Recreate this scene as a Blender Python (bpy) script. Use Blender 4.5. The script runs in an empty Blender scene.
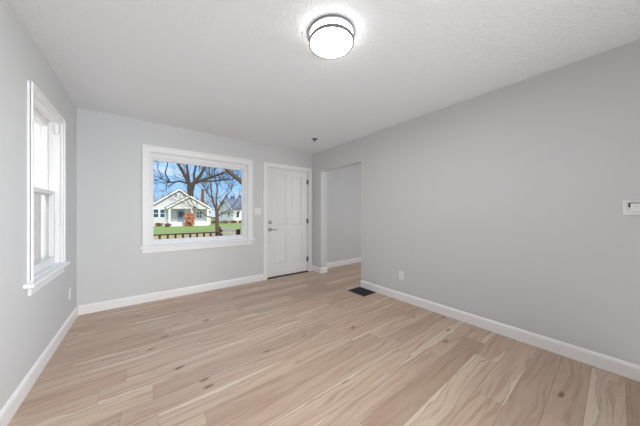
import bpy, bmesh, math, random
from mathutils import Vector, Matrix
C = bpy.context.scene
COL = C.collection
random.seed(7)

# ---------------------------------------------------------------- camera
cam = bpy.data.cameras.new('camera')
cam.sensor_fit = 'HORIZONTAL'; cam.sensor_width = 36.0
cam.lens = 228.37 / 640 * 36.0
cam.shift_x = -0.0002; cam.shift_y = 0.0008
cam.clip_start = 0.02; cam.clip_end = 500
camo = bpy.data.objects.new('camera', cam); COL.objects.link(camo)
camo.location = (0, 0, 1.195)
camo.rotation_euler = (math.pi/2, 0, -0.6573)
C.camera = camo

# ---------------------------------------------------------------- render look
C.view_settings.view_transform = 'Standard'
C.view_settings.look = 'None'
C.view_settings.gamma = 1.0
C.view_settings.use_curve_mapping = False
C.view_settings.exposure = 0.0
try:
    C.cycles.use_denoising = True
    C.cycles.max_bounces = 10
    C.cycles.diffuse_bounces = 6
    C.cycles.transparent_max_bounces = 12
    C.cycles.sample_clamp_indirect = 6.0
except Exception:
    pass

# ---------------------------------------------------------------- node helper
class NT:
    def __init__(s, tree): s.t = tree; s.n = tree.nodes; s.l = tree.links
    def new(s, typ, **kw):
        n = s.n.new(typ)
        for k, v in kw.items(): setattr(n, k, v)
        return n
    def put(s, sock, v):
        if v is None: return
        if isinstance(v, bpy.types.NodeSocket): s.l.new(v, sock)
        else:
            try: sock.default_value = v
            except Exception: sock.default_value = tuple(v) + (1.0,)
    def m(s, op, a, b=None, c=None, clamp=False):
        n = s.new('ShaderNodeMath', operation=op, use_clamp=clamp)
        for i, v in enumerate((a, b, c)): s.put(n.inputs[i], v) if v is not None else None
        return n.outputs[0]
    def mix(s, f, a, b, mode='MIX'):
        n = s.new('ShaderNodeMixRGB', blend_type=mode)
        s.put(n.inputs[0], f); s.put(n.inputs[1], a); s.put(n.inputs[2], b)
        return n.outputs[0]
    def xyz(s, x, y, z=0.0):
        n = s.new('ShaderNodeCombineXYZ')
        s.put(n.inputs[0], x); s.put(n.inputs[1], y); s.put(n.inputs[2], z)
        return n.outputs[0]
    def noise(s, vec, scale=1.0, detail=2.0, rough=.5, dist=0.0):
        n = s.new('ShaderNodeTexNoise'); s.put(n.inputs['Vector'], vec)
        n.inputs['Scale'].default_value = scale; n.inputs['Detail'].default_value = detail
        n.inputs['Roughness'].default_value = rough; n.inputs['Distortion'].default_value = dist
        return n.outputs[0]
    def ss(s, v, lo, hi, a=0.0, b=1.0):
        n = s.new('ShaderNodeMapRange', interpolation_type='SMOOTHSTEP')
        for k, q in zip(('Value', 'From Min', 'From Max', 'To Min', 'To Max'), (v, lo, hi, a, b)): s.put(n.inputs[k], q)
        return n.outputs[0]
    def ramp(s, v, stops):
        n = s.new('ShaderNodeValToRGB'); s.put(n.inputs[0], v)
        e = n.color_ramp.elements
        while len(e) < len(stops): e.new(.5)
        for el, (p, c) in zip(e, stops): el.position = p; el.color = tuple(c) + (1,)
        return n.outputs[0]

def lin(r, g, b):
    f = lambda c: (c/255/12.92) if c/255 <= .04045 else ((c/255+.055)/1.055)**2.4
    return (f(r), f(g), f(b))

# ---------------------------------------------------------------- world
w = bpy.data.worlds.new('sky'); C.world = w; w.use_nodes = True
n = NT(w.node_tree); n.n.clear()
tc = n.new('ShaderNodeTexCoord')
sp = n.new('ShaderNodeSeparateXYZ'); n.l.new(tc.outputs['Generated'], sp.inputs[0])
grad = n.ramp(sp.outputs[2], [(0.0, lin(196, 214, 236)), (.05, lin(168, 204, 240)), (.16, lin(128, 182, 236)), (1.0, lin(90, 146, 222))])
cl = n.noise(n.xyz(n.m('MULTIPLY', sp.outputs[0], 1.0), sp.outputs[1], n.m('MULTIPLY', sp.outputs[2], 3.0)), 4.5, 5, .6)
cm = n.ss(cl, .56, .78, 0, .6)
back = n.ss(sp.outputs[1], .25, -.35)  # unseen sky behind the camera, whitened to brighten the facades
skyc = n.mix(cm, grad, lin(232, 238, 246))
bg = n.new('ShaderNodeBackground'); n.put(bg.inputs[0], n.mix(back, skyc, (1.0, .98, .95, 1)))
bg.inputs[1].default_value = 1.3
n.l.new(bg.outputs[0], n.new('ShaderNodeOutputWorld').inputs[0])

# ---------------------------------------------------------------- lights
def look(o, target):
    o.rotation_euler = (Vector(target) - o.location).to_track_quat('-Z', 'Y').to_euler()
def area(name, loc, target, sx, sy, power, color=(1, 1, 1), spread=180):
    l = bpy.data.lights.new(name, 'AREA'); l.shape = 'RECTANGLE'; l.size = sx; l.size_y = sy
    l.energy = power; l.color = color; l.spread = math.radians(spread)
    o = bpy.data.objects.new(name, l); COL.objects.link(o); o.location = loc; look(o, target); return o
sun = bpy.data.lights.new('sun', 'SUN'); sun.energy = 3.0; sun.angle = math.radians(12); sun.color = (1, .96, .9)
suno = bpy.data.objects.new('sun', sun); COL.objects.link(suno); suno.location = (20, -10, 20); look(suno, (20+.06, -10+.85, 20-.60))
CW = (.94, .98, 1.0)
area('floor_level_fill', (1.1, -1.2, .06), (1.1, -1.201, 2.4), 3.2, 2.2, 14.5, CW)  # added upward fill lamp near the floor, behind the camera
area('rear_ceiling_fill', (1.1, -2.1, .6), (1.1, 2.6, 2.6), 1.6, 1.0, 12.5, CW, 70)  # unseen area lamp added to brighten the far ceiling
area('right_rear_fill', (2.65, -1.3, 1.3), (-.6, 2.1, 1.0), 0.9, 1.4, 18.5, CW, 60)  # added lamp behind the camera for the left wall; no window there
area('rear_fill', (1.0, -2.1, 2.0), (.3, 3.0, 0), 1.4, .8, 8.5, CW, 60)  # added fill aimed down the room; the rear wall has no window
area('hall_cross_fill', (4.7, 2.6, 1.25), (-2, 2.6, 1.25), 1.6, 1.8, 3.0, (.975, .985, 1))  # unseen fill added in the hall, shining through the opening; no window
area('hall_fill', (4.3, .8, 1.6), (4.0, 3.9, 1.2), 1.0, 1.4, 21, (.975, .985, 1))  # added area lamp that brightens the hall wall, not daylight

# ---------------------------------------------------------------- materials
def mat(name, color, rough=.5, metal=0.0, bump=None, spec=.5, emit=None, vary=None):
    m = bpy.data.materials.new(name); m.use_nodes = True
    t = NT(m.node_tree); b = t.n['Principled BSDF']
    b.inputs['Roughness'].default_value = rough; b.inputs['Metallic'].default_value = metal
    b.inputs['Specular IOR Level'].default_value = spec
    tc = t.new('ShaderNodeTexCoord')
    sc, am = vary or (3.0, .03)
    v = t.noise(tc.outputs['Object'], sc, 3)
    t.put(b.inputs['Base Color'], t.mix(v, tuple(c*(1-am) for c in color), tuple(min(1, c*(1+am)) for c in color)))
    if bump:
        bs, st = bump
        nn = t.noise(tc.outputs['Object'], bs, 3, .6)
        bn = t.new('ShaderNodeBump'); bn.inputs['Strength'].default_value = st; bn.inputs['Distance'].default_value = .004
        t.l.new(nn, bn.inputs['Height']); t.l.new(bn.outputs[0], b.inputs['Normal'])
    if emit:
        t.put(b.inputs['Emission Color'], emit[0]); b.inputs['Emission Strength'].default_value = emit[1]
    return m

WALLC = (.63, .637, .645)
M = {}
M['wall'] = mat('grey_wall_paint', WALLC, .65, bump=(260, .10), spec=.3, vary=(1.2, .012))
M['white'] = mat('white_trim_paint', (.84, .84, .845), .35, vary=(5, .01))
M['vinyl'] = mat('white_vinyl', (.80, .805, .82), .4, vary=(5, .01))
M['door'] = mat('white_door_paint', (.74, .74, .745), .38, vary=(5, .012))
M['plastic'] = mat('white_plastic', (.82, .82, .82), .35)
M['darkplastic'] = mat('dark_slot', (.03, .03, .03), .5)
M['nickel'] = mat('brushed_nickel', (.42, .42, .43), .32, 1.0, bump=(300, .05))
M['hinge'] = mat('dark_steel', (.16, .16, .165), .45, .8)
M['ring'] = mat('satin_nickel_ring', (.20, .20, .205), .5, .6)
M['vent'] = mat('black_register_metal', (.018, .018, .02), .45, .2)
M['rubber'] = mat('dark_threshold', (.03, .025, .022), .6)
M['diffuser'] = mat('lit_diffuser', (.9, .9, .9), .4, emit=((.985, .99, 1), 8.0))
M['switchplate'] = mat('switch_plastic', (.80, .80, .79), .35)

def ceiling_mat():
    m = bpy.data.materials.new('stippled_ceiling'); m.use_nodes = True
    t = NT(m.node_tree); b = t.n['Principled BSDF']
    b.inputs['Base Color'].default_value = (.87, .885, .905, 1); b.inputs['Roughness'].default_value = .9
    b.inputs['Specular IOR Level'].default_value = .15
    tc = t.new('ShaderNodeTexCoord')
    a = t.noise(tc.outputs['Object'], 38, 4, .6, .6)
    c = t.noise(tc.outputs['Object'], 120, 2, .5)
    h = t.m('ADD', t.ss(a, .42, .62), t.m('MULTIPLY', c, .35))
    bn = t.new('ShaderNodeBump'); bn.inputs['Strength'].default_value = .5; bn.inputs['Distance'].default_value = .007
    t.l.new(h, bn.inputs['Height']); t.l.new(bn.outputs[0], b.inputs['Normal'])
    return m
M['ceiling'] = ceiling_mat()

def floor_mat():
    m = bpy.data.materials.new('hickory_planks'); m.use_nodes = True
    t = NT(m.node_tree); b = t.n['Principled BSDF']
    tc = t.new('ShaderNodeTexCoord'); s = t.new('ShaderNodeSeparateXYZ'); t.l.new(tc.outputs['Object'], s.inputs[0])
    X, Y = s.outputs[0], s.outputs[1]
    yy = t.m('DIVIDE', t.m('SUBTRACT', Y, .115 - .155*40), .155)
    row = t.m('FLOOR', yy); fy = t.m('FRACT', yy)
    wn = t.new('ShaderNodeTexWhiteNoise', noise_dimensions='1D'); t.put(wn.inputs['W'], row)
    xx = t.m('ADD', t.m('DIVIDE', X, 1.5), t.m('ADD', t.m('MULTIPLY', wn.outputs[0], 5.0), 20.0))
    col = t.m('FLOOR', xx); fx = t.m('FRACT', xx)
    w2 = t.new('ShaderNodeTexWhiteNoise', noise_dimensions='2D'); t.put(w2.inputs['Vector'], t.xyz(row, col))
    idv = w2.outputs[0]
    sc = t.new('ShaderNodeSeparateColor'); t.l.new(w2.outputs[1], sc.inputs[0])
    r1, r2, r3 = sc.outputs
    base = t.ramp(idv, [(0.0, lin(186, 160, 140)), (.3, lin(204, 180, 161)), (.55, lin(212, 187, 166)), (.8, lin(200, 170, 150)), (1.0, lin(216, 194, 172))])
    ox = t.m('ADD', X, t.m('MULTIPLY', r1, 40.0)); oy = t.m('ADD', Y, t.m('MULTIPLY', r2, 17.0))
    # slow warp that bends the figure
    warp = t.m('MULTIPLY', t.m('SUBTRACT', t.noise(t.xyz(t.m('MULTIPLY', ox, 1.4), t.m('MULTIPLY', oy, 5.0)), 1.0, 2), .5), .16)
    gy = t.m('ADD', oy, warp)
    g1 = t.noise(t.xyz(t.m('MULTIPLY', ox, 1.6), t.m('MULTIPLY', gy, 34.0)), 1.0, 4, .6)
    g2 = t.noise(t.xyz(t.m('MULTIPLY', ox, 7.0), t.m('MULTIPLY', gy, 190.0)), 1.0, 3, .6)
    g3 = t.noise(t.xyz(t.m('MULTIPLY', ox, .9), t.m('MULTIPLY', gy, 9.0)), 1.0, 2)
    c1 = t.mix(t.ss(g1, .42, .68, 0, .62), base, lin(164, 134, 114))
    c1 = t.mix(t.ss(g3, .45, .70, 0, .35), c1, lin(182, 148, 128))
    c1 = t.mix(t.ss(g2, .48, .70, 0, .22), c1, lin(144, 116, 97))
    # pale sapwood along one long edge of some planks
    side = t.m('GREATER_THAN', r3, .5)
    e = t.m('ADD', t.m('MULTIPLY', side, fy), t.m('MULTIPLY', t.m('SUBTRACT', 1.0, side), t.m('SUBTRACT', 1.0, fy)))
    wav = t.noise(t.xyz(t.m('MULTIPLY', ox, 1.5), r2, 3.0), 1.0, 3, .55)
    gate = t.m('MULTIPLY', t.ss(r1, .30, .32, -.45, 0.0), 1.0)
    th = t.m('ADD', t.m('ADD', t.m('MULTIPLY', t.m('SUBTRACT', wav, .5), 1.15), .10), gate)
    sap = t.ss(t.m('SUBTRACT', th, e), -.015, .03, 0, .85)
    rim = t.m('MULTIPLY', t.ss(t.m('ABSOLUTE', t.m('SUBTRACT', th, e)), .0, .05, .30, 0), 1.0)
    c2 = t.mix(rim, c1, lin(140, 104, 84))
    sapc = t.mix(t.ss(g2, .4, .7, 0, .25), lin(224, 206, 186), lin(196, 174, 152))
    c2 = t.mix(sap, c2, sapc)
    # knots
    v = t.new('ShaderNodeTexVoronoi'); t.put(v.inputs['Vector'], t.xyz(t.m('MULTIPLY', ox, 2.8), t.m('MULTIPLY', gy, 7.0))); v.inputs['Scale'].default_value = 1.0
    vs = t.new('ShaderNodeSeparateColor'); t.l.new(v.outputs['Color'], vs.inputs[0])
    kd = t.m('ADD', v.outputs['Distance'], t.m('MULTIPLY', t.m('SUBTRACT', t.noise(t.xyz(ox, gy), 40, 2), .5), .12))
    kn = t.m('MULTIPLY', t.ss(kd, .045, .15, .8, 0), t.m('GREATER_THAN', vs.outputs[0], .35))
    c3 = t.mix(kn, c2, lin(104, 72, 54))
    # seams
    ey = t.m('MINIMUM', fy, t.m('SUBTRACT', 1.0, fy)); ex = t.m('MINIMUM', fx, t.m('SUBTRACT', 1.0, fx))
    seam = t.m('MAXIMUM', t.ss(ey, .004, .014, 1, 0), t.ss(ex, .0004, .0018, .6, 0))
    c4 = t.mix(t.m('MULTIPLY', seam, .55), c3, lin(92, 70, 56))
    t.put(b.inputs['Base Color'], t.mix(1.0, c4, (.89, .90, .895, 1), 'MULTIPLY'))
    t.put(b.inputs['Roughness'], t.m('ADD', .36, t.m('MULTIPLY', g2, .12)))
    b.inputs['Specular IOR Level'].default_value = .5
    bn = t.new('ShaderNodeBump'); bn.inputs['Strength'].default_value = .25; bn.inputs['Distance'].default_value = .0015
    t.l.new(t.m('SUBTRACT', t.m('MULTIPLY', g2, .3), seam), bn.inputs['Height']); t.l.new(bn.outputs[0], b.inputs['Normal'])
    return m
M['floor'] = floor_mat()

def glass_mat(name, tint=(.96, .98, .98), screen=None):
    m = bpy.data.materials.new(name); m.use_nodes = True
    t = NT(m.node_tree); t.n.clear()
    tr = t.new('ShaderNodeBsdfTransparent'); tr.inputs[0].default_value = tint + (1,)
    t.l.new(tr.outputs[0], t.new('ShaderNodeOutputMaterial').inputs[0])
    return m
M['glass'] = glass_mat('window_glass')

def screen_mat():
    m = bpy.data.materials.new('insect_screen_mesh'); m.use_nodes = True
    t = NT(m.node_tree); t.n.clear()
    tr = t.new('ShaderNodeBsdfTransparent'); d = t.new('ShaderNodeBsdfDiffuse'); d.inputs[0].default_value = (.22, .22, .23, 1)
    mx = t.new('ShaderNodeMixShader'); mx.inputs[0].default_value = .38
    t.l.new(tr.outputs[0], mx.inputs[1]); t.l.new(d.outputs[0], mx.inputs[2])
    t.l.new(mx.outputs[0], t.new('ShaderNodeOutputMaterial').inputs[0])
    return m
M['screen'] = screen_mat()

def siding_mat(name, color, pitch=.16):
    m = bpy.data.materials.new(name); m.use_nodes = True
    t = NT(m.node_tree); b = t.n['Principled BSDF']; b.inputs['Roughness'].default_value = .6
    tc = t.new('ShaderNodeTexCoord'); s = t.new('ShaderNodeSeparateXYZ'); t.l.new(tc.outputs['Object'], s.inputs[0])
    f = t.m('FRACT', t.m('DIVIDE', s.outputs[2], pitch))
    bn = t.new('ShaderNodeBump'); bn.inputs['Strength'].default_value = .6; bn.inputs['Distance'].default_value = .02
    t.l.new(t.m('SUBTRACT', 1.0, f), bn.inputs['Height']); t.l.new(bn.outputs[0], b.inputs['Normal'])
    v = t.noise(tc.outputs['Object'], 1.2, 3)
    t.put(b.inputs['Base Color'], t.mix(v, tuple(c*.95 for c in color), color))
    return m
M['siding1'] = siding_mat('grey_white_siding', lin(214, 216, 222))
M['siding2'] = siding_mat('white_siding', lin(236, 238, 242))
M['siding3'] = siding_mat('pale_siding', (.88, .88, .87))
M['extrim'] = mat('exterior_white_trim', lin(238, 240, 244), .5)
M['shingle1'] = mat('grey_brown_shingles', lin(98, 92, 94), .9, bump=(12, .5), vary=(14, .25))
M['shingle2'] = mat('slate_blue_shingles', lin(112, 122, 146), .9, bump=(12, .5), vary=(14, .2))
M['winglass'] = mat('dark_house_glass', lin(58, 84, 112), .12, vary=(2, .25))
M['brick'] = mat('brown_brick', lin(120, 78, 66), .85, bump=(30, .4), vary=(18, .25))
M['concrete'] = mat('pale_concrete', lin(190, 178, 168), .85, vary=(6, .08))
M['asphalt'] = mat('street_asphalt', lin(150, 146, 148), .9, vary=(4, .1))
M['porchwall'] = mat('blue_grey_porch_paint', lin(196, 204, 218), .6)
M['bark'] = mat('grey_brown_bark', lin(74, 62, 60), .9, bump=(16, .6), vary=(9, .28))
M['bark2'] = mat('mossy_bark', lin(88, 78, 68), .9, bump=(20, .6), vary=(7, .32))
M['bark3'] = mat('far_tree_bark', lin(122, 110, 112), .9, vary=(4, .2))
M['picket'] = mat('dark_brown_stain', lin(96, 62, 50), .7, vary=(20, .2))
M['cream'] = mat('cream_board', lin(238, 222, 206), .6, vary=(8, .04))
M['deck'] = mat('deck_boards', lin(150, 120, 96), .8, vary=(10, .15))
M['rust'] = mat('rusty_leaves', lin(206, 146, 112), .9, vary=(5, .5))
M['hedge'] = mat('brown_hedge_twigs', lin(120, 88, 76), .9, vary=(12, .4))
M['pine'] = mat('dark_evergreen', lin(74, 84, 70), .9, vary=(10, .35))
M['doorblue'] = mat('grey_blue_front_door', lin(150, 166, 190), .5)
M['black'] = mat('black_mailbox_paint', lin(40, 38, 48), .5)

def ground_mat():
    m = bpy.data.materials.new('lawn'); m.use_nodes = True
    t = NT(m.node_tree); b = t.n['Principled BSDF']; b.inputs['Roughness'].default_value = .95
    b.inputs['Specular IOR Level'].default_value = .1
    tc = t.new('ShaderNodeTexCoord')
    s = t.new('ShaderNodeSeparateXYZ'); t.l.new(tc.outputs['Object'], s.inputs[0])
    v = t.noise(tc.outputs['Object'], 1.1, 4, .6); v2 = t.noise(tc.outputs['Object'], 14, 3, .7)
    green = t.mix(v, lin(138, 168, 96), lin(176, 192, 126))
    dry = t.mix(v, lin(192, 184, 128), lin(222, 196, 152))
    near = t.ss(t.m('ADD', s.outputs[1], t.m('MULTIPLY', v, 2.0)), 22.8, 25.2)
    t.put(b.inputs['Base Color'], t.mix(t.m('MULTIPLY', v2, .4), t.mix(near, dry, green), lin(120, 112, 70)))
    return m
M['lawn'] = ground_mat()

# ---------------------------------------------------------------- mesh helpers
class MB:
    def __init__(s): s.b = bmesh.new()
    def box(s, x0, x1, y0, y1, z0, z1, bev=0, mtx=None):
        t = bmesh.new()
        bmesh.ops.create_cube(t, size=1)
        for v in t.verts:
            v.co = Vector((x0+(x1-x0)*(v.co.x+.5), y0+(y1-y0)*(v.co.y+.5), z0+(z1-z0)*(v.co.z+.5)))
        if bev: bmesh.ops.bevel(t, geom=t.edges[:], offset=bev, segments=2, affect='EDGES', profile=.5)
        s._merge(t, mtx); return s
    def _merge(s, t, mtx=None):
        if mtx is not None: bmesh.ops.transform(t, matrix=mtx, verts=t.verts)
        bmesh.ops.recalc_face_normals(t, faces=t.faces)
        me = bpy.data.meshes.new('tmp'); t.to_mesh(me); t.free(); s.b.from_mesh(me); bpy.data.meshes.remove(me)
    def cyl(s, p0, p1, r0, r1=None, seg=20, cap=True):
        p0, p1 = Vector(p0), Vector(p1); r1 = r0 if r1 is None else r1
        t = bmesh.new()
        bmesh.ops.create_cone(t, cap_ends=cap, segments=seg, radius1=r0, radius2=r1, depth=(p1-p0).length)
        mt = Matrix.Translation((p0+p1)/2) @ (p1-p0).to_track_quat('Z', 'Y').to_matrix().to_4x4()
        s._merge(t, mt); return s
    def lathe(s, prof, centre, seg=64):      # prof: list of (r, z)
        t = bmesh.new(); rings = []
        for r, z in prof:
            if r < 1e-6: rings.append([t.verts.new((0, 0, z))])
            else: rings.append([t.verts.new((r*math.cos(2*math.pi*i/seg), r*math.sin(2*math.pi*i/seg), z)) for i in range(seg)])
        for a, b_ in zip(rings, rings[1:]):
            for i in range(seg):
                j = (i+1) % seg
                vs = [a[i % len(a)], a[j % len(a)], b_[j % len(b_)], b_[i % len(b_)]]
                u = []
                for q in vs:
                    if q not in u: u.append(q)
                if len(u) > 2: t.faces.new(u)
        s._merge(t, Matrix.Translation(centre)); return s
    def prism(s, pts, y0, y1, axis='y'):     # polygon extruded along an axis; pts are the other two coordinates
        t = bmesh.new()
        def P(a, b, c):
            return {'y': (a, c, b), 'x': (c, a, b), 'z': (a, b, c)}[axis]
        A = [t.verts.new(P(a, b, y0)) for a, b in pts]; B = [t.verts.new(P(a, b, y1)) for a, b in pts]
        t.faces.new(A); t.faces.new(B[::-1]); k = len(pts)
        for i in range(k): t.faces.new([A[i], A[(i+1) % k], B[(i+1) % k], B[i]])
        s._merge(t); return s
    def tube(s, pts, rad, seg=7):            # tapered limb along a polyline
        pts = [Vector(p) for p in pts]; t = s.b; rings = []
        for i, p in enumerate(pts):
            d = (pts[min(i+1, len(pts)-1)] - pts[max(i-1, 0)]).normalized()
            u = d.orthogonal().normalized() if i == 0 else (u - d*u.dot(d)).normalized()
            v = d.cross(u); r = rad[i]
            rings.append([t.verts.new(p + (u*math.cos(2*math.pi*k/seg) + v*math.sin(2*math.pi*k/seg))*r) for k in range(seg)])
        for a, b_ in zip(rings, rings[1:]):
            for k in range(seg): t.faces.new([a[k], a[(k+1) % seg], b_[(k+1) % seg], b_[k]])
        t.faces.new(rings[0][::-1]); t.faces.new(rings[-1]); return s
    def build(s, name, m, parent=None, smooth=False, loc=None):
        me = bpy.data.meshes.new(name); s.b.to_mesh(me); s.b.free()
        me.materials.append(m)
        o = bpy.data.objects.new(name, me); COL.objects.link(o)
        if smooth:
            for p in me.polygons: p.use_smooth = True
            try: me.set_sharp_from_angle(angle=math.radians(35))
            except Exception: pass
        if parent is not None:
            o.parent = parent
            if parent.type == 'EMPTY': me.transform(Matrix.Translation(-parent.location) if parent.rotation_euler.z == 0 else parent.matrix_basis.inverted())
        elif loc is not None:
            me.transform(Matrix.Translation(-Vector(loc))); o.location = loc
        return o
def tag(o, label=None, cat=None, group=None, kind=None):
    if label: o['label'] = label
    if cat: o['category'] = cat
    if group: o['group'] = group
    if kind: o['kind'] = kind
    return o
def empty(name, loc, rz=0.0):
    o = bpy.data.objects.new(name, None); COL.objects.link(o); o.location = loc; o.rotation_euler = (0, 0, rz)
    o.empty_display_size = .1; return o

# ================================================================ ROOM SHELL
H = 2.44; XL = -.625; XR = 2.80; YB = 3.87; YR = -2.4; T = .14; XH = 4.75; YW = .16

def wall_grid(us, vs, holes):
    cells = []
    for a, b in zip(us, us[1:]):
        for c, d in zip(vs, vs[1:]):
            mu, mv = (a+b)/2, (c+d)/2
            if not any(h[0] < mu < h[1] and h[2] < mv < h[3] for h in holes): cells.append((a, b, c, d))
    return cells
def wall(name, axis, p0, p1, u0, u1, holes):
    us = sorted({u0, u1, *[h[0] for h in holes], *[h[1] for h in holes]}); vs = sorted({0, H, *[h[2] for h in holes], *[h[3] for h in holes]})
    mb = MB()
    for a, b, c, d in wall_grid(us, vs, holes):
        if axis == 'y': mb.box(a, b, p0, p1, c, d)
        else: mb.box(p0, p1, a, b, c, d)
    bmesh.ops.remove_doubles(mb.b, verts=mb.b.verts, dist=1e-5)
    # drop interior faces shared by two cells
    seen = {}
    for f in mb.b.faces: seen.setdefault(tuple(sorted(v.index for v in f.verts)), []).append(f)
    mb.b.verts.index_update()
    seen = {}
    for f in mb.b.faces: seen.setdefault(tuple(sorted(v.index for v in f.verts)), []).append(f)
    dead = [f for fs in seen.values() if len(fs) > 1 for f in fs]
    bmesh.ops.delete(mb.b, geom=dead, context='FACES')
    return tag(mb.build(name, M['wall']), kind='structure')

tag(MB().box(XL-.16, XH+.14, YR-.14, YB+.0, -.12, 0).build('floor', M['floor']), kind='structure')
tag(MB().box(XL-.16, XH+.14, YR-.14, YB+YW, H, H+.12).build('ceiling', M['ceiling']), kind='structure')
W1 = (.062, 1.425, .755, 2.045)          # picture window opening (X, Z)
D1 = (1.762, 2.684, 0, 2.062)            # front door opening
wall('wall_back', 'y', YB, YB+YW, XL-.16, XH+.14, [W1, D1])
W2 = (2.475, 3.205, .725, 2.045)         # side window opening (Y, Z)
wall('wall_left', 'x', XL-.16, XL, YR, YB, [W2])
OP = (2.535, 3.601, 0, 2.045)
wall('wall_right', 'x', XR, XR+T, YR, YB, [OP])
wall('wall_front', 'y', YR-.14, YR, XL-.16, XH+.14, [])
wall('wall_hall', 'x', XH, XH+.14, YR, YB, [])

def baseboard(name, segs):
    """segs: list of (x0,y0,x1,y1,nx,ny): wall line and the direction into the room"""
    mb = MB()
    prof = [(0, 0), (.015, 0), (.015, .088), (.011, .1), (.006, .108), (.0, .111)]
    for x0, y0, x1, y1, nx, ny in segs:
        t = bmesh.new()
        A = [t.verts.new((x0+nx*d, y0+ny*d, z)) for d, z in prof]; B = [t.verts.new((x1+nx*d, y1+ny*d, z)) for d, z in prof]
        t.faces.new(A); t.faces.new(B[::-1]); k = len(prof)
        for i in range(k): t.faces.new([A[i], A[(i+1) % k], B[(i+1) % k], B[i]])
        mb._merge(t)
    return tag(mb.build(name, M['white']), kind='structure')
baseboard('baseboard_left', [(XL, YR, XL, YB, 1, 0)])
baseboard('baseboard_back', [(XL+.015, YB, 1.692, YB, 0, -1), (2.754, YB, XR, YB, 0, -1)])
baseboard('baseboard_right', [(XR, YR, XR, OP[0], -1, 0), (XR, OP[1]-.015, XR, YB-.015, -1, 0), (XR, OP[1], XR+T, OP[1], 0, -1)])
baseboard('baseboard_hall', [(XR+T, YB, XH, YB, 0, -1), (XH, YR, XH, YB-.015, -1, 0), (XR+T, OP[1]-.015, XR+T, YB-.015, 1, 0), (XR+T, YR, XR+T, OP[0], 1, 0)])
baseboard('baseboard_front', [(XL+.015, YR, XR-.015, YR, 0, 1)])

def casing_y(mb, x0, x1, z0, z1, w, y, bottom=False, out=-1):
    """flat stepped casing round an opening on a wall facing -Y; x0..z1 is the outer edge"""
    for (a, b, c, d) in ((x0, x0+w, z0, z1), (x1-w, x1, z0, z1), (x0+w, x1-w, z1-w, z1)):
        mb.box(a, b, y-.016, y, c, d, .002)
    e = w*.36
    for (a, b, c, d) in ((x0, x0+e, z0, z1), (x1-e, x1, z0, z1), (x0+e, x1-e, z1-e, z1)):
        mb.box(a, b, y-.024, y-.010, c, d, .003)

# ---------------------------------------------------------------- picture window (window_1)
win = tag(empty('window_1', ((W1[0]+W1[1])/2, YB+.08, W1[2])), kind='structure')
mb = MB(); casing_y(mb, -.018, 1.498, .745, 2.122, .078, YB); mb.build('casing', M['white'], win)
MB().box(-.052, 1.528, YB-.045, YB+.10, .722, .756, .006).build('window_sill', M['white'], win)
MB().box(-.018, 1.498, YB-.016, YB, .660, .722, .003).build('apron', M['white'], win)
mb = MB()   # jamb lining
mb.box(W1[0], W1[0]+.012, YB-.002, YB+YW, .756, W1[3]); mb.box(W1[1]-.012, W1[1], YB-.002, YB+YW, .756, W1[3]); mb.box(W1[0]+.012, W1[1]-.012, YB-.002, YB+YW, W1[3]-.012, W1[3])
mb.build('jamb', M['white'], win)
mb = MB()   # vinyl frame with a step towards the glass
fx0, fx1, fz0, fz1 = W1[0]+.012, W1[1]-.012, .756, W1[3]-.012
gx0, gx1, gz0, gz1 = .106, 1.345, .828, 1.938
def ring(mb, ax0, ax1, az0, az1, bx0, bx1, bz0, bz1, y0, y1, bev=.002):
    mb.box(ax0, bx0, y0, y1, az0, az1, bev); mb.box(bx1, ax1, y0, y1, az0, az1, bev)
    mb.box(bx0, bx1, y0, y1, az0, bz0, bev); mb.box(bx0, bx1, y0, y1, bz1, az1, bev)
ring(mb, fx0, fx1, fz0, fz1, gx0-.012, gx1+.03, gz0-.03, gz1+.03, YB+.045, YB+.13)
mb.build('window_frame', M['vinyl'], win)
mb = MB(); ring(mb, gx0-.012, gx1+.03, gz0-.03, gz1+.03, gx0, gx1, gz0, gz1, YB+.065, YB+.11); mb.build('sash', M['vinyl'], win)
MB().box(gx0, gx1, YB+.083, YB+.088, gz0, gz1).build('glass_pane', M['glass'], win)

# ---------------------------------------------------------------- side window (window_2)
win2 = tag(empty('window_2', (XL-.08, (W2[0]+W2[1])/2, W2[2])), kind='structure')
def casing_x(mb, y0, y1, z0, z1, w, wh, x):
    for (a, b, c, d) in ((y0, y0+w, z0, z1), (y1-w, y1, z0, z1), (y0+w, y1-w, z1-wh, z1)):
        mb.box(x, x+.018, a, b, c, d, .002)
    for (a, b, c, d) in ((y0, y0+.018, z0, z1), (y1-.018, y1, z0, z1), (y0+.018, y1-.018, z1-.02, z1)):
        mb.box(x+.01, x+.027, a, b, c, d, .003)
mb = MB(); casing_x(mb, 2.43, 3.255, .725, 2.095, .045, .05, XL); mb.build('casing', M['white'], win2)
MB().box(XL-.05, XL+.05, 2.365, 3.30, .698, .725, .008).build('window_sill', M['white'], win2)
MB().box(XL, XL+.018, 2.43, 3.255, .635, .698, .004).build('apron', M['white'], win2)
mb = MB()
for (a, b, c, d) in ((W2[0], W2[0]+.008, W2[2], W2[3]), (W2[1]-.008, W2[1], W2[2], W2[3]), (W2[0]+.008, W2[1]-.008, W2[3]-.008, W2[3]), (W2[0]+.008, W2[1]-.008, W2[2], W2[2]+.008)):
    mb.box(XL-.16, XL, a, b, c, d)
mb.build('jamb', M['white'], win2)
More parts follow.
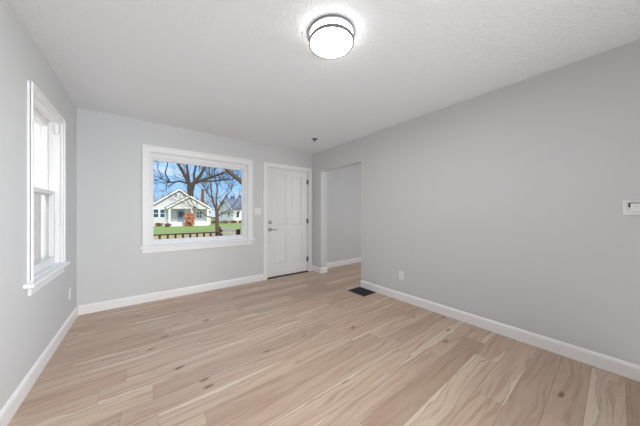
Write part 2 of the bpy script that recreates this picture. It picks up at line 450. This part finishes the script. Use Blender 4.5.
def sash_x(y0, y1, z0, z1, x0, x1, st, top, bot, name, m=M['vinyl']):
    mb = MB()
    mb.box(x0, x1, y0, y0+st, z0, z1, .002); mb.box(x0, x1, y1-st, y1, z0, z1, .002)
    mb.box(x0, x1, y0+st, y1-st, z0, z0+bot, .002); mb.box(x0, x1, y0+st, y1-st, z1-top, z1, .002)
    o = mb.build(name, m, win2)
    g = MB().box((x0+x1)/2-.002, (x0+x1)/2+.002, y0+st, y1-st, z0+bot, z1-top).build('glass_pane', M['glass'], o)
    return o
ya, yb = W2[0]+.008, W2[1]-.008
low = sash_x(ya, yb, .733, 1.40, -.687, -.655, .042, .035, .07, 'lower_sash')
sash_x(ya, yb, 1.365, 2.037, -.727, -.693, .042, .05, .035, 'upper_sash')
mb = MB(); mb.box(-.655, -.640, 2.79, 2.86, 1.385, 1.402, .003); mb.cyl((-.648, 2.825, 1.40), (-.648, 2.825, 1.412), .012); mb.build('sash_lock', M['plastic'], low)
for yy_ in (3.155,):
    MB().box(-.654, -.634, yy_-.01, yy_+.012, 1.225, 1.26, .003).build('tilt_latch', M['plastic'], low)
mb = MB(); mb.box(-.652, -.628, 3.165, 3.197, 1.955, 2.02, .004); mb.cyl((-.64, 3.175, 1.957), (-.64, 3.175, 1.93), .009); mb.build('blind_bracket', M['plastic'], win2)
MB().box(-.745, -.742, ya, yb, .74, 1.385).build('insect_screen', M['screen'], win2)

# ---------------------------------------------------------------- front door (door_1)
door = tag(empty('door_1', (2.22, YB+.04, 0)), kind='structure')
mb = MB(); casing_y(mb, 1.692, 2.754, 0, 2.122, .062, YB); mb.build('casing', M['white'], door)
mb = MB()
mb.box(D1[0], D1[0]+.014, YB-.002, YB+YW, 0, D1[3]); mb.box(D1[1]-.014, D1[1], YB-.002, YB+YW, 0, D1[3]); mb.box(D1[0]+.014, D1[1]-.014, YB-.002, YB+YW, D1[3]-.014, D1[3])
mb.build('jamb', M['white'], door)
MB().box(D1[0]+.014, D1[1]-.014, YB-.012, YB+.10, 0.0, .018, .003).build('threshold', M['rubber'], door)
dx0, dx1, dz0, dz1, dy = D1[0]+.018, D1[1]-.018, .024, D1[3]-.018, YB+.014
def panel_door():
    mb = MB(); b = mb.b
    pw = [(dx0+.135, dx0+.395), (dx1-.395, dx1-.135)]
    pz = [(.235, .80), (.955, 1.925)]
    mb.box(dx0, dx1, dy+.012, dy+.044, dz0, dz1)
    xs = [dx0, pw[0][0], pw[0][1], pw[1][0], pw[1][1], dx1]; zs = [dz0, pz[0][0], pz[0][1], pz[1][0], pz[1][1], dz1]
    for i in range(5):
        for j in range(5):
            if i in (1, 3) and j in (1, 3): continue
            mb.box(xs[i], xs[i+1], dy, dy+.0125, zs[j], zs[j+1])
    for a, c in pw:
        for z0, z1 in pz:   # raised field with a sloped border
            t = bmesh.new(); d0, d1 = .022, .050
            o_ = [t.verts.new(p) for p in ((a+.008, dy+.012, z0+.008), (c-.008, dy+.012, z0+.008), (c-.008, dy+.012, z1-.008), (a+.008, dy+.012, z1-.008))]
            i_ = [t.verts.new(p) for p in ((a+d1, dy+.002, z0+d1), (c-d1, dy+.002, z0+d1), (c-d1, dy+.002, z1-d1), (a+d1, dy+.002, z1-d1))]
            t.faces.new(i_)
            for k in range(4): t.faces.new([o_[k], o_[(k+1) % 4], i_[(k+1) % 4], i_[k]])
            mb._merge(t)
    return mb.build('door_leaf', M['door'], door)
panel_door()
lv = MB(); lx, lz = 1.832, .900
lv.box(lx-.033, lx+.033, dy-.010, dy, lz-.033, lz+.033, .003); lv.cyl((lx, dy-.01, lz), (lx, dy-.05, lz), .011)
lv.tube([(lx, dy-.048, lz), (lx+.03, dy-.050, lz), (lx+.08, dy-.048, lz-.001), (lx+.125, dy-.044, lz-.003)], [.010, .0095, .0085, .008], 12)
tag(lv.build('door_handle', M['nickel'], door, True), 'brushed metal lever handle')
db = MB(); db.box(lx-.032, lx+.032, dy-.012, dy, 1.035-.032, 1.035+.032, .003); db.cyl((lx, dy-.012, 1.035), (lx, dy-.022, 1.035), .02)
db.box(lx-.005, lx+.005, dy-.036, dy-.02, 1.015, 1.055, .002)
tag(db.build('deadbolt', M['nickel'], door, True), 'square metal deadbolt turn')
MB().cyl((lx-.01, dy, .672), (lx-.01, dy-.004, .672), .013).build('door_button', M['nickel'], door, True)
for z in (1.84, 1.04, .262):
    h_ = MB(); h_.cyl((dx1+.004, YB-.002, z-.05), (dx1+.004, YB-.002, z+.05), .008, seg=12); h_.box(dx1-.022, dx1+.004, dy-.003, dy+.001, z-.045, z+.045)
    h_.cyl((dx1+.004, YB-.002, z+.05), (dx1+.004, YB-.002, z+.056), .005, seg=12); h_.build('hinge', M['hinge'], door, True)

# ================================================================ THINGS IN THE ROOM
# ceiling light
LX, LY = 1.03, 1.207
cl_ = tag(empty('ceiling_light', (LX, LY, H)), 'round lit flush-mount ceiling light with two brushed metal rings', 'ceiling light')
MB().lathe([(0, -.001), (.150, -.001), (.150, -.012), (.0, -.012)], (LX, LY, H)).build('mounting_plate', M['nickel'], cl_, True)
def ring_l(r, z0, z1, th): return MB().lathe([(r-th, z0), (r, z0), (r, z1), (r-th, z1), (r-th, z0)], (LX, LY, H))
ring_l(.1610, -.002, -.018, .007).build('upper_ring', M['ring'], cl_, True)
ring_l(.1560, -.054, -.0715, .0085).build('lower_ring', M['ring'], cl_, True)
MB().lathe([(.0, -.013), (.1470, -.013), (.1470, -.0625), (.145, -.0655), (.09, -.067), (0, -.0675)], (LX, LY, H)).build('diffuser', M['diffuser'], cl_, True)
for k in range(3):
    a = k*2.094+.5
    MB().cyl((LX+.1560*math.cos(a), LY+.1560*math.sin(a), H-.012), (LX+.1535*math.cos(a), LY+.1545*math.sin(a), H-.06), .002, seg=8).build('ring_support', M['ring'], cl_)

ll = bpy.data.lights.new('lamp_downlight', 'AREA'); ll.shape = 'DISK'; ll.size = .28; ll.energy = 16.5; ll.color = (.97, .985, 1)
llo = bpy.data.objects.new('lamp_downlight', ll); COL.objects.link(llo); llo.location = (0, 0, -.0685); llo.parent = cl_
# ceiling sensor near the far corner
sx_, sy_ = 2.228, 3.031
sd = tag(empty('smoke_detector', (sx_, sy_, H)), 'small round ceiling detector with dark ring and dark knob near the far corner', 'detector')
MB().lathe([(0, 0), (.052, 0), (.052, -.010), (.043, -.018), (0, -.018)], (sx_, sy_, H), 32).build('detector_base', M['plastic'], sd, True)
tag(MB().lathe([(.048, -.0179), (.048, -.021), (.040, -.023), (0, -.023)], (sx_, sy_, H), 32).build('detector_ring', M['hinge'], sd, True), 'dark grey ring')
MB().lathe([(.008, -.0229), (.008, -.040), (.018, -.044), (.018, -.056), (.010, -.062), (0, -.062)], (sx_-.008, sy_, H), 24).build('detector_button', M['hinge'], sd, True)

# floor register
vt = tag(empty('floor_vent', (2.64, 2.38, 0)), 'black louvred metal floor vent beside the doorway', 'floor vent')
vx0, vx1, vy0, vy1 = 2.503, 2.779, 2.215, 2.545
mb = MB(); 
for (a, b, c, d) in ((vx0, vx0+.022, vy0, vy1), (vx1-.022, vx1, vy0, vy1), (vx0+.022, vx1-.022, vy0, vy0+.022), (vx0+.022, vx1-.022, vy1-.022, vy1)):
    mb.box(a, b, c, d, .0, .006, .0015)
mb.build('vent_frame', M['vent'], vt)
MB().box(vx0+.02, vx1-.02, vy0+.02, vy1-.02, .0, .0015).build('damper_plate', M['darkplastic'], vt)
mb = MB(); k = 14
for i in range(k):
    y = vy0+.022+(vy1-vy0-.044)*(i+.5)/k
    mb.box(-.5*(vx1-vx0)+.022, .5*(vx1-vx0)-.022, -.0055, .0055, -.0012, .0012, 0, Matrix.Translation(((vx0+vx1)/2, y, .0045)) @ Matrix.Rotation(.35, 4, 'X'))
mb.box((vx0+vx1)/2-.004, (vx0+vx1)/2+.004, vy0+.02, vy1-.02, .002, .007)
mb.build('louvres', M['vent'], vt)

# outlets
def plate(name, loc, ang, label, cat='outlet', kind='outlet', group=None):
    """a wall plate built facing local -Y, turned by ang"""
    e = tag(empty(name, loc, ang), label, cat, group)
    def add(nm, mb, m, par=e, sm=False):
        o = mb.build(nm, m, None, sm); o.parent = par; return o
    add('cover_plate', MB().box(-.036, .036, -.006, 0, -.058, .058, .0025), M['plastic'])
    if kind == 'outlet':
        for zc in (-.022, .022):
            s_ = add('socket', MB().box(-.017, .017, -.008, -.005, zc-.0145, zc+.0145, .003), M['switchplate'])
            mb = MB(); mb.box(-.0075, -.0055, -.0084, -.0078, zc-.001, zc+.008); mb.box(.0055, .0075, -.0084, -.0078, zc-.001, zc+.007); mb.cyl((0, -.0084, zc-.008), (0, -.0078, zc-.008), .0025, seg=10)
            o = mb.build('slots', M['darkplastic']); o.parent = s_
        add('screw', MB().cyl((0, -.0075, 0), (0, -.0055, 0), .003, seg=12), M['nickel'], sm=True)
    return e, add
plate('wall_outlet', (XR, 1.80, .345), math.pi/2*-1, 'white duplex outlet low on the long right wall')
plate('wall_outlet', (XL, 3.545, .345), math.pi/2, 'white duplex outlet low on the left wall beyond the side window')
# light switch between picture window and door (two-gang plate)
sw = tag(empty('light_switch', (1.589, YB, 1.232)), 'white two-gang switch plate between picture window and front door', 'light switch')
mb = MB().box(-.062, .062, -.006, 0, -.058, .058, .0025); o = mb.build('cover_plate', M['plastic']); o.parent = sw
for xc in (-.024, .024):
    o = MB().box(xc-.0165, xc+.0165, -.0095, -.005, -.033, .033, .002).build('rocker', M['switchplate']); o.parent = sw
    for zc in (-.045, .045):
        o = MB().cyl((xc, -.0072, zc), (xc, -.0055, zc), .0028, seg=10).build('screw', M['nickel'], None, True); o.parent = sw
# thermostat, cut by the frame at right
th = tag(empty('thermostat', (XR, -.115, 1.238)), 'white wall thermostat on a long backplate, cut by the right edge', 'thermostat')
def addc(nm, mb, m):
    mb_o = mb.build(nm, m); mb_o.parent = th; return mb_o
addc('back_plate', MB().box(-.010, 0, -.095, .087, -.054, .054, .003), M['plastic'])
addc('thermostat_body', MB().box(-.028, -.009, -.075, .052, -.026, .030, .005), M['plastic'])
addc('display', MB().box(-.0285, -.027, -.045, .030, -.004, .024, .0005), M['switchplate'])
tag(addc('top_slot', MB().box(-.016, -.0095, -.07, .060, .030, .0345), M['darkplastic']), 'dark gap along the top of the body')
tag(addc('side_slot', MB().box(-.020, -.0095, .052, .060, .002, .0345), M['darkplastic']), 'dark notch at the side of the body')

# ================================================================ OUTSIDE
G = -.56
tag(MB().box(-60, 90, YB+YW+.05, 110, G-.3, G).build('lawn', M['lawn']), kind='structure')

def gable_roof(mb, x0, x1, zr, ze, y0, y1, over=.25, th=.14):
    """two sloped slabs, ridge along Y"""
    xc = (x0+x1)/2; sl = (zr-ze)/(xc-x0)
    for s_ in (-1, 1):
        xe = xc + s_*((xc-x0)+over)
        mb.prism([(xc, zr), (xe, zr-sl*((xc-x0)+over)), (xe, zr-sl*((xc-x0)+over)+th), (xc, zr+th)], y0, y1)

# --- house across the street
h1 = tag(empty('house', (4.6, 41, G)), 'pale grey gabled house with white-posted front porch across the lawn', 'house')
mx0, mx1, mzr, mze, my0, my1 = -.25, 8.45, 4.78, 1.62, 39.5, 46.5
mb = MB(); mb.prism([(mx0, G), (mx1, G), (mx1, mze), ((mx0+mx1)/2, mzr), (mx0, mze)], my0, my1); mb.build('wall', M['siding1'], h1)
mb = MB(); gable_roof(mb, mx0, mx1, mzr, mze, my0-.35, my1+.3, .3); mb.build('roof', M['shingle1'], h1)
mb = MB()
xc = (mx0+mx1)/2; sl = (mzr-mze)/(xc-mx0)
for s_ in (-1, 1):
    xe = xc+s_*(xc-mx0+.3)
    mb.prism([(xc, mzr-.16), (xe, mzr-sl*(xc-mx0+.3)-.16), (xe, mzr-sl*(xc-mx0+.3)+.05), (xc, mzr+.05)], my0-.40, my0-.33)
mb.build('fascia', M['extrim'], h1)
def hwin(x0, x1, z0, z1, y, par, panes=2):
    f = MB(); w_ = .09
    ring(f, x0-w_, x1+w_, z0-w_, z1+w_, x0, x1, z0, z1, y-.06, y+.02, 0)
    f.box(x0, x1, y-.05, y, (z0+z1)/2-.03, (z0+z1)/2+.03)
    o = f.build('window', M['extrim'], par)
    p = MB().box(x0, x1, y-.02, y+.01, z0, z1).build('pane', M['winglass'], o)
    if par.type == 'EMPTY':
        p.data.transform(par.matrix_basis.inverted())
    return o
hwin(1.08, 1.62, .66, 1.78, my0, h1); hwin(1.84, 2.36, .66, 1.78, my0, h1)
hwin(3.46, 3.92, 3.64, 4.08, my0, h1)
hwin(6.45, 6.72, .55, 1.42, my0, h1); hwin(6.86, 7.12, .55, 1.42, my0, h1)
# porch
px0, px1, pzr, pze, py0 = 2.62, 7.68, 3.68, 2.10, 37.0
mb = MB(); mb.prism([(px0, pze), (px1, pze), ((px0+px1)/2, pzr)], py0, my0); mb.box(px0, px1, py0, py0+.2, 1.86, pze); mb.build('porch_gable', M['siding1'], h1)
mb = MB(); gable_roof(mb, px0, px1, pzr, pze, py0-.3, my0+2.4, .28); mb.build('porch_roof', M['shingle1'], h1)
mb = MB(); xc = (px0+px1)/2; sl = (pzr-pze)/(xc-px0)
for s_ in (-1, 1):
    xe = xc+s_*(xc-px0+.28)
    mb.prism([(xc, pzr-.14), (xe, pzr-sl*(xc-px0+.28)-.14), (xe, pzr-sl*(xc-px0+.28)+.06), (xc, pzr+.06)], py0-.36, py0-.28)
mb.build('porch_fascia', M['extrim'], h1)
for x in (2.76, 5.42, 7.52): MB().box(x-.11, x+.11, py0, py0+.22, G, 1.86).build('porch_post', M['extrim'], h1)
mb = MB(); mb.box(2.62, 4.2, py0-.02, py0+.14, G, .0); mb.box(5.3, 7.68, py0-.02, py0+.14, G, .0); mb.build('porch_wall', M['extrim'], h1)
MB().box(2.7, 7.6, py0+.15, my0, G, -.14).build('porch_floor', M['porchwall'], h1)
dr = MB().box(3.92, 4.72, my0-.08, my0+.02, -.12, 1.72).build('front_door', M['doorblue'], h1)
o = MB().box(4.06, 4.58, my0-.1, my0-.07, .7, 1.5).build('door_pane', M['winglass'], dr); o.data.transform(h1.matrix_basis.inverted())
MB().box(4.4, 4.66, py0+.22, py0+.4, .95, 1.3).build('mailbox', M['black'], h1)
mb = MB(); mb.box(4.2, 5.3, py0-.6, py0+.1, G, -.28); mb.box(4.2, 5.3, py0-.3, py0+.1, -.28, -.14); mb.build('steps', M['concrete'], h1)
MB().box(7.50, 7.88, 41.5, 41.9, 2.0, 5.25).build('chimney', M['brick'], h1)

# --- white house to the right
h2 = tag(empty('house', (13.4, 44.6, G), math.radians(10)), 'white gabled house with slate blue roof at the right of the view', 'house')
def L2(mb, name, m, par=h2):
    o = mb.build(name, m); o.parent = par; return o
mb = MB(); mb.prism([(0, 0), (6, 0), (6, 2.75), (3, 4.75), (0, 2.75)], 0, 11, axis='x'); L2(mb, 'wall', M['siding2'])
mb = MB(); sl = 2/3
for s_ in (-1, 1):
    e_ = 3+s_*3.3
    mb.prism([(3, 4.75), (e_, 4.75-3.3*sl), (e_, 4.75-3.3*sl+.14), (3, 4.89)], -.3, 11.3, axis='x')
L2(mb, 'roof', M['shingle2'])
mb = MB()
for s_ in (-1, 1):
    e_ = 3+s_*3.3
    mb.prism([(3, 4.6), (e_, 4.6-3.3*sl), (e_, 4.75-3.3*sl+.08), (3, 4.83)], -.36, -.28, axis='x')
L2(mb, 'fascia', M['extrim'])
for i, (a, b, c, d) in enumerate(((.75, 1.3, 1.0, 2.2), (8, 8.6, 1.0, 2.2))):
    mb = MB(); ring(mb, a-.08, b+.08, c-.08, d+.08, a, b, c, d, -.05, .02, 0); f = L2(mb, 'window', M['extrim']); p = L2(MB().box(a, b, -.015, .01, c, d), 'pane', M['winglass'], f)
mb = MB(); mb.box(-.05, .02, 1.1, 1.75, 1.9-.9, 2.15); f = L2(mb, 'window', M['extrim']); L2(MB().box(-.07, -.02, 1.2, 1.65, 1.1, 2.05), 'pane', M['winglass'], f)
mb = MB(); mb.box(-.05, .02, 4.2, 4.75, 1.0, 2.15); f = L2(mb, 'window', M['extrim']); L2(MB().box(-.07, -.02, 4.3, 4.65, 1.1, 2.05), 'pane', M['winglass'], f)

# --- neighbour beside the side window
h3 = tag(empty('house', (-6.2, 13, G)), 'neighbouring house with pale siding close outside the side window', 'house')
MB().prism([(-9.2, G), (-3.4, G), (-3.4, 6.6), (-6.3, 8.8), (-9.2, 6.6)], 9.5, 24).build('wall', M['siding3'], h3)
mb = MB(); gable_roof(mb, -9.2, -3.4, 8.8, 6.6, 9.2, 24.3, .15); mb.build('roof', M['shingle1'], h3)

# --- trees
def limb(mb, p, d, L, r, depth, rng, spread=.6, up=.08, seg=6, kids=3):
    pts, rad = [Vector(p)], [r]; d = Vector(d).normalized(); q = Vector(p); k = 4
    for i in range(k):
        d = (d + Vector((rng.uniform(-1, 1), rng.uniform(-1, 1)*.7, rng.uniform(-1, 1)))*.22 + Vector((0, 0, up))).normalized()
        q = q + d*(L/k); pts.append(q.copy()); rad.append(max(r*(1-.75*(i+1)/k), .004))
    mb.tube(pts, rad, seg)
    if depth > 0:
        for j in range(kids):
            f = rng.uniform(.3, 1.0); i = min(int(f*k), k-1); o_ = pts[i].lerp(pts[i+1], f*k-i)
            dd = (pts[i+1]-pts[i]).normalized() + Vector((rng.uniform(-1, 1), rng.uniform(-1, 1)*.6, rng.uniform(-.7, 1)))*spread*1.3
            limb(mb, o_, dd, L*rng.uniform(.5, .72), max(r*.5, .005), depth-1, rng, spread, up, max(seg-1, 3), kids)
def tree(name, base, limbs, label, m, group=None, seed=1, twig=(1.2, .03, 2), n_tw=5, trunk=None):
    rng = random.Random(seed); t_ = tag(empty(name, base), label, 'tree', group)
    mb = MB(); mb.tube(*trunk, 12); mb.build('trunk', m, t_, True)
    mb = MB()
    for pts, rad in limbs:
        pts = [Vector(p) for p in pts]; mb.tube(pts, rad, 9)
        for j in range(n_tw):
            i = rng.randrange(len(pts)-1) if len(pts) > 2 and rng.random() < .45 else len(pts)-2
            f = rng.random(); o_ = pts[i].lerp(pts[i+1], f)
            dd = (pts[i+1]-pts[i]).normalized()*.8 + Vector((rng.uniform(-1, 1), rng.uniform(-.6, .6), rng.uniform(-.8, .9)))
            limb(mb, o_, dd, twig[0]*rng.uniform(.7, 1.3), twig[1], twig[2], rng)
        limb(mb, pts[-1], pts[-1]-pts[-2], twig[0]*1.4, rad[-1], twig[2], rng)
    mb.build('branches', m, t_, True)
    return t_
Y0 = 50
def V(x, z, y=Y0): return (x, y, z)
tree('bare_tree', (7.1, Y0, G), [
    ([V(7.0, 5.6), V(6.9, 7.2, 50.4), V(6.2, 8.6, 50.8), V(5.6, 9.9, 51), V(4.6, 11.5, 51)], [.46, .36, .30, .25, .18]),
    ([V(6.9, 6.8, 50.4), V(6.75, 8.6, 50.2), V(6.5, 10.2, 50.2), V(6.6, 12.4, 50)], [.28, .24, .21, .16]),
    ([V(7.2, 5.6), V(7.5, 6.9, 49.6), V(8.7, 8.6, 49.2), V(9.5, 10.4, 49), V(10.6, 11.6, 49)], [.46, .38, .30, .22, .16]),
    ([V(7.5, 6.9, 49.6), V(9.4, 7.9, 49.4), V(11.6, 8.9, 49.4), V(13.8, 10.1, 49.6)], [.30, .26, .2, .12]),
    ([V(7.7, 7.3, 49.6), V(7.6, 8.8, 49.4), V(7.9, 10.4, 49), V(8.4, 12.2, 49)], [.22, .2, .16, .12]),
    ([V(8.2, 7.4, 49.4), V(10.6, 7.6, 49), V(13.0, 8.1, 49), V(15.6, 8.6, 49)], [.2, .17, .13, .08]),
    ([V(6.9, 7.0, 50.6), V(5.4, 7.35, 50.8), V(3.9, 7.0, 51), V(2.6, 7.6, 51)], [.2, .16, .12, .08]),
    ([V(3.9, 7.0, 51), V(3.1, 8.6, 51), V(3.5, 10.4, 51), V(3.0, 12, 51)], [.15, .12, .09, .06]),
    ], 'large bare tree with thick spreading limbs behind the grey house', M['bark'], seed=3, twig=(2.4, .07, 3), n_tw=9,
    trunk=([V(7.1, G), V(7.05, 2.0), V(7.1, 4.6), V(7.1, 5.8)], [.75, .6, .56, .5]))
def U(x, z, y=18): return (x, y, z)
tree('bare_tree', (4.3, 18, G), [
    ([U(4.26, 1.3), U(4.05, 1.95), U(3.95, 2.6, 18.2), U(3.87, 3.5, 18.2), U(3.8, 4.6, 18.3)], [.085, .07, .055, .045, .03]),
    ([U(4.26, 1.35), U(4.2, 2.1, 17.9), U(4.25, 3.0, 17.8), U(4.05, 4.0, 17.7)], [.07, .055, .045, .03]),
    ([U(4.28, 1.3), U(4.55, 1.92, 17.9), U(4.8, 2.4, 17.8), U(5.2, 2.9, 17.7), U(5.3, 3.7, 17.7)], [.075, .06, .045, .035, .025]),
    ([U(4.28, .85), U(4.0, .88), U(3.6, 1.0), U(3.12, 1.42), U(2.6, 1.75)], [.06, .05, .042, .032, .02]),
    ([U(4.3, .95), U(4.55, 1.2, 17.9), U(4.9, 1.38, 17.8)], [.055, .045, .03]),
    ([U(4.0, 2.2), U(3.6, 2.7, 18.1), U(3.35, 3.4, 18.2)], [.04, .032, .02]),
    ], 'small bare tree with a forked trunk in front of the houses', M['bark2'], seed=5, twig=(.9, .022, 3), n_tw=7,
    trunk=([U(4.33, G), U(4.29, .1), U(4.28, .8), U(4.25, 1.4)], [.16, .13, .12, .1]))
tree('bare_tree', (5.9, 12.3, G), [
    ([(5.85, 12.2, 1.1), (5.2, 12.0, 1.9), (4.4, 12.0, 2.55), (3.98, 12, 2.92), (3.3, 12, 3.42), (2.4, 12, 4.3)], [.17, .16, .135, .115, .10, .06]),
    ([(5.9, 12.3, 1.8), (6.2, 12.4, 3.2), (6.3, 12.6, 5)], [.16, .12, .08]),
    ], 'near tree whose thick mossy limb crosses the upper right of the picture window', M['bark2'], seed=9, twig=(1.0, .02, 2), n_tw=2,
    trunk=([(5.9, 12.3, G), (5.88, 12.3, .6), (5.9, 12.3, 2.0)], [.28, .22, .18]))
far = [(0.6, 60), (3.0, 66), (11.4, 59), (13.6, 66), (17.4, 72), (21.5, 80), (6.6, 76)]
words = ['hazy bare tree left of the grey house roof', 'hazy bare tree at the far left of the roofline', 'dense bare tree right of the brick chimney',
         'tall twiggy tree between the two houses', 'bare tree rising behind the gap before the white house', 'twiggy tree behind the white house roof', 'distant bare tree behind the grey house ridge']
for i, (x, y) in enumerate(far):
    rng = random.Random(40+i)
    hgt = rng.uniform(5.0, 6.4)*y/60
    t_ = tag(empty('distant_tree', (x, y, G)), words[i], 'tree')
    MB().tube([(x, y, G), (x+.1, y, 1.0), (x, y, hgt*.55)], [.22, .17, .12], 6).build('trunk', M['bark3'], t_, True)
    mb = MB()
    for j in range(9):
        a = rng.uniform(0, 6.28); z = rng.uniform(.8, hgt*.55)
        limb(mb, (x, y, z), (math.cos(a), math.sin(a)*.6, rng.uniform(.6, 1.6)), rng.uniform(2.0, 3.2), .055, 2, rng, .6, .1, 4, 4)
    mb.build('branches', M['bark3'], t_)
for i, (x, y, h_) in enumerate(((23.0, 84, 7.6), (26.4, 88, 8.8), (31.0, 94, 8.8))):
    rng = random.Random(80+i); mb = MB()
    for j in range(60):
        z = rng.uniform(0, 1); a = rng.uniform(0, 6.28); r = (1-z)*1.6+.25
        p = Vector((x+r*math.cos(a)*.6, y+r*math.sin(a)*.6, G+.6+z*h_)); q = p+Vector((math.cos(a)*r*.8, math.sin(a)*r*.8, -.35))
        mb.cyl(q, p+Vector((0, 0, .3)), .6*(1.2-z), .05, 6)
    t_ = tag(empty('evergreen', (x, y, G)), ['dark evergreen, first beyond the white house roof', 'dark evergreen, tallest beyond the white house roof', 'dark evergreen, farthest right beyond the white house'][i], 'tree')
    MB().tube([(x, y, G), (x, y, G+h_*.8)], [.2, .08], 6).build('trunk', M['bark'], t_); mb.build('foliage', M['pine'], t_)

# --- shrubs
def shrub(name, c, r, h_, m, label, seed, n_=220, s=.1):
    rng = random.Random(seed); t_ = tag(empty(name, c), label, 'shrub'); mb = MB()
    for i in range(9):
        a = rng.uniform(0, 6.28); k = rng.uniform(.2, .7)
        mb.tube([c, (c[0]+r*k*.5*math.cos(a), c[1]+r*k*.5*math.sin(a), c[2]+h_*.5), (c[0]+r*k*math.cos(a), c[1]+r*k*math.sin(a), c[2]+h_*.9)], [.03, .02, .008], 5)
    mb.build('stems', M['bark'], t_)
    mb = MB(); b = mb.b
    for i in range(n_):
        u = rng.uniform(-1, 1); a = rng.uniform(0, 6.28); k = rng.uniform(.45, 1)**.5*(1+.22*math.sin(3*a+seed)+.18*math.sin(5*u+2*a)); q = math.sqrt(1-u*u)
        p = Vector((c[0]+r*q*k*math.cos(a), c[1]+r*q*k*math.sin(a), c[2]+h_*.52+h_*.48*u*k))
        e1 = Vector((rng.uniform(-1, 1), rng.uniform(-1, 1), rng.uniform(-1, 1))).normalized(); e2 = e1.orthogonal().normalized()
        vs = [b.verts.new(p+e1*s), b.verts.new(p+e2*s*.5), b.verts.new(p-e1*s), b.verts.new(p-e2*s*.5)]
        b.faces.new(vs)
    mb.build('foliage', m, t_)
shrub('rusty_shrub', (4.98, 35.6, G), .60, 1.95, M['rust'], 'rusty orange leafy shrub in front of the porch steps', 11, 700, .14)
for i, (x, lab) in enumerate(((.45, 'low brown hedge plant, leftmost under the twin windows'), (1.6, 'low brown hedge plant under the right twin window'), (2.5, 'low brown hedge plant beside the porch corner'))):
    shrub('hedge_plant', (x, 38.3 if i < 2 else 36.3, G), .42, .45, M['hedge'], lab, 20+i, 200, .1)
for i, (x, lab) in enumerate(((9.9, 'brown brush between the houses'), (11.5, 'brown brush, first along the white house'), (13.0, 'brown brush before the white gable wall'), (14.6, 'brown brush at the white house corner'), (16.2, 'brown brush, farthest right along the white house'))):
    shrub('brush', (x, 42.9, G), .72, .5, M['hedge'], lab, 30+i, 220, .12)

# --- porch railing outside the picture window
ZD = -.15
tag(MB().box(-1.6, 3.3, YB+YW+.02, 6.15, ZD-.06, ZD).build('porch_deck', M['deck']), kind='structure')
mb = MB()
for x in (-1.5, 0.8, 3.2):
    for y in (4.3, 6.0): mb.box(x-.05, x+.05, y-.05, y+.05, G, ZD-.06)
tag(mb.build('porch_foundation', M['picket']), kind='structure')
rl = tag(empty('porch_railing', (.6, 6.0, ZD)), 'low brown picket railing along the front of the porch outside', 'railing')
MB().box(-1.5, 1.49, 5.98, 6.02, .722, .746, .003).build('top_rail', M['picket'], rl)
MB().box(-1.5, 1.49, 5.985, 6.015, ZD+.08, ZD+.11).build('bottom_rail', M['picket'], rl)
x = -1.42
k0 = None
for i in range(20):
    x = .27-.144*11+.144*i
    if x > 1.45: break
    MB().box(x-.019, x+.019, 5.985, 6.015, ZD+.0, .721).build('picket', M['picket'], rl)
    
r2 = tag(empty('porch_railing', (1.526, 5.3, ZD)), 'cream boarded side railing with brown posts, right of the picket railing', 'railing')
MB().box(1.49, 1.56, 6.0, 6.07, ZD, .86, .003).build('post', M['picket'], r2)
MB().box(1.49, 1.56, 4.68, 4.75, ZD, .872, .003).build('post', M['picket'], r2)
MB().box(1.508, 1.544, 4.76, 5.99, .80, .868, .003).build('board', M['cream'], r2)
MB().box(1.508, 1.544, 4.76, 5.99, .690, .745, .003).build('board', M['cream'], r2)
MB().box(1.512, 1.540, 4.76, 5.99, ZD+.08, ZD+.14, .003).build('board', M['cream'], r2)
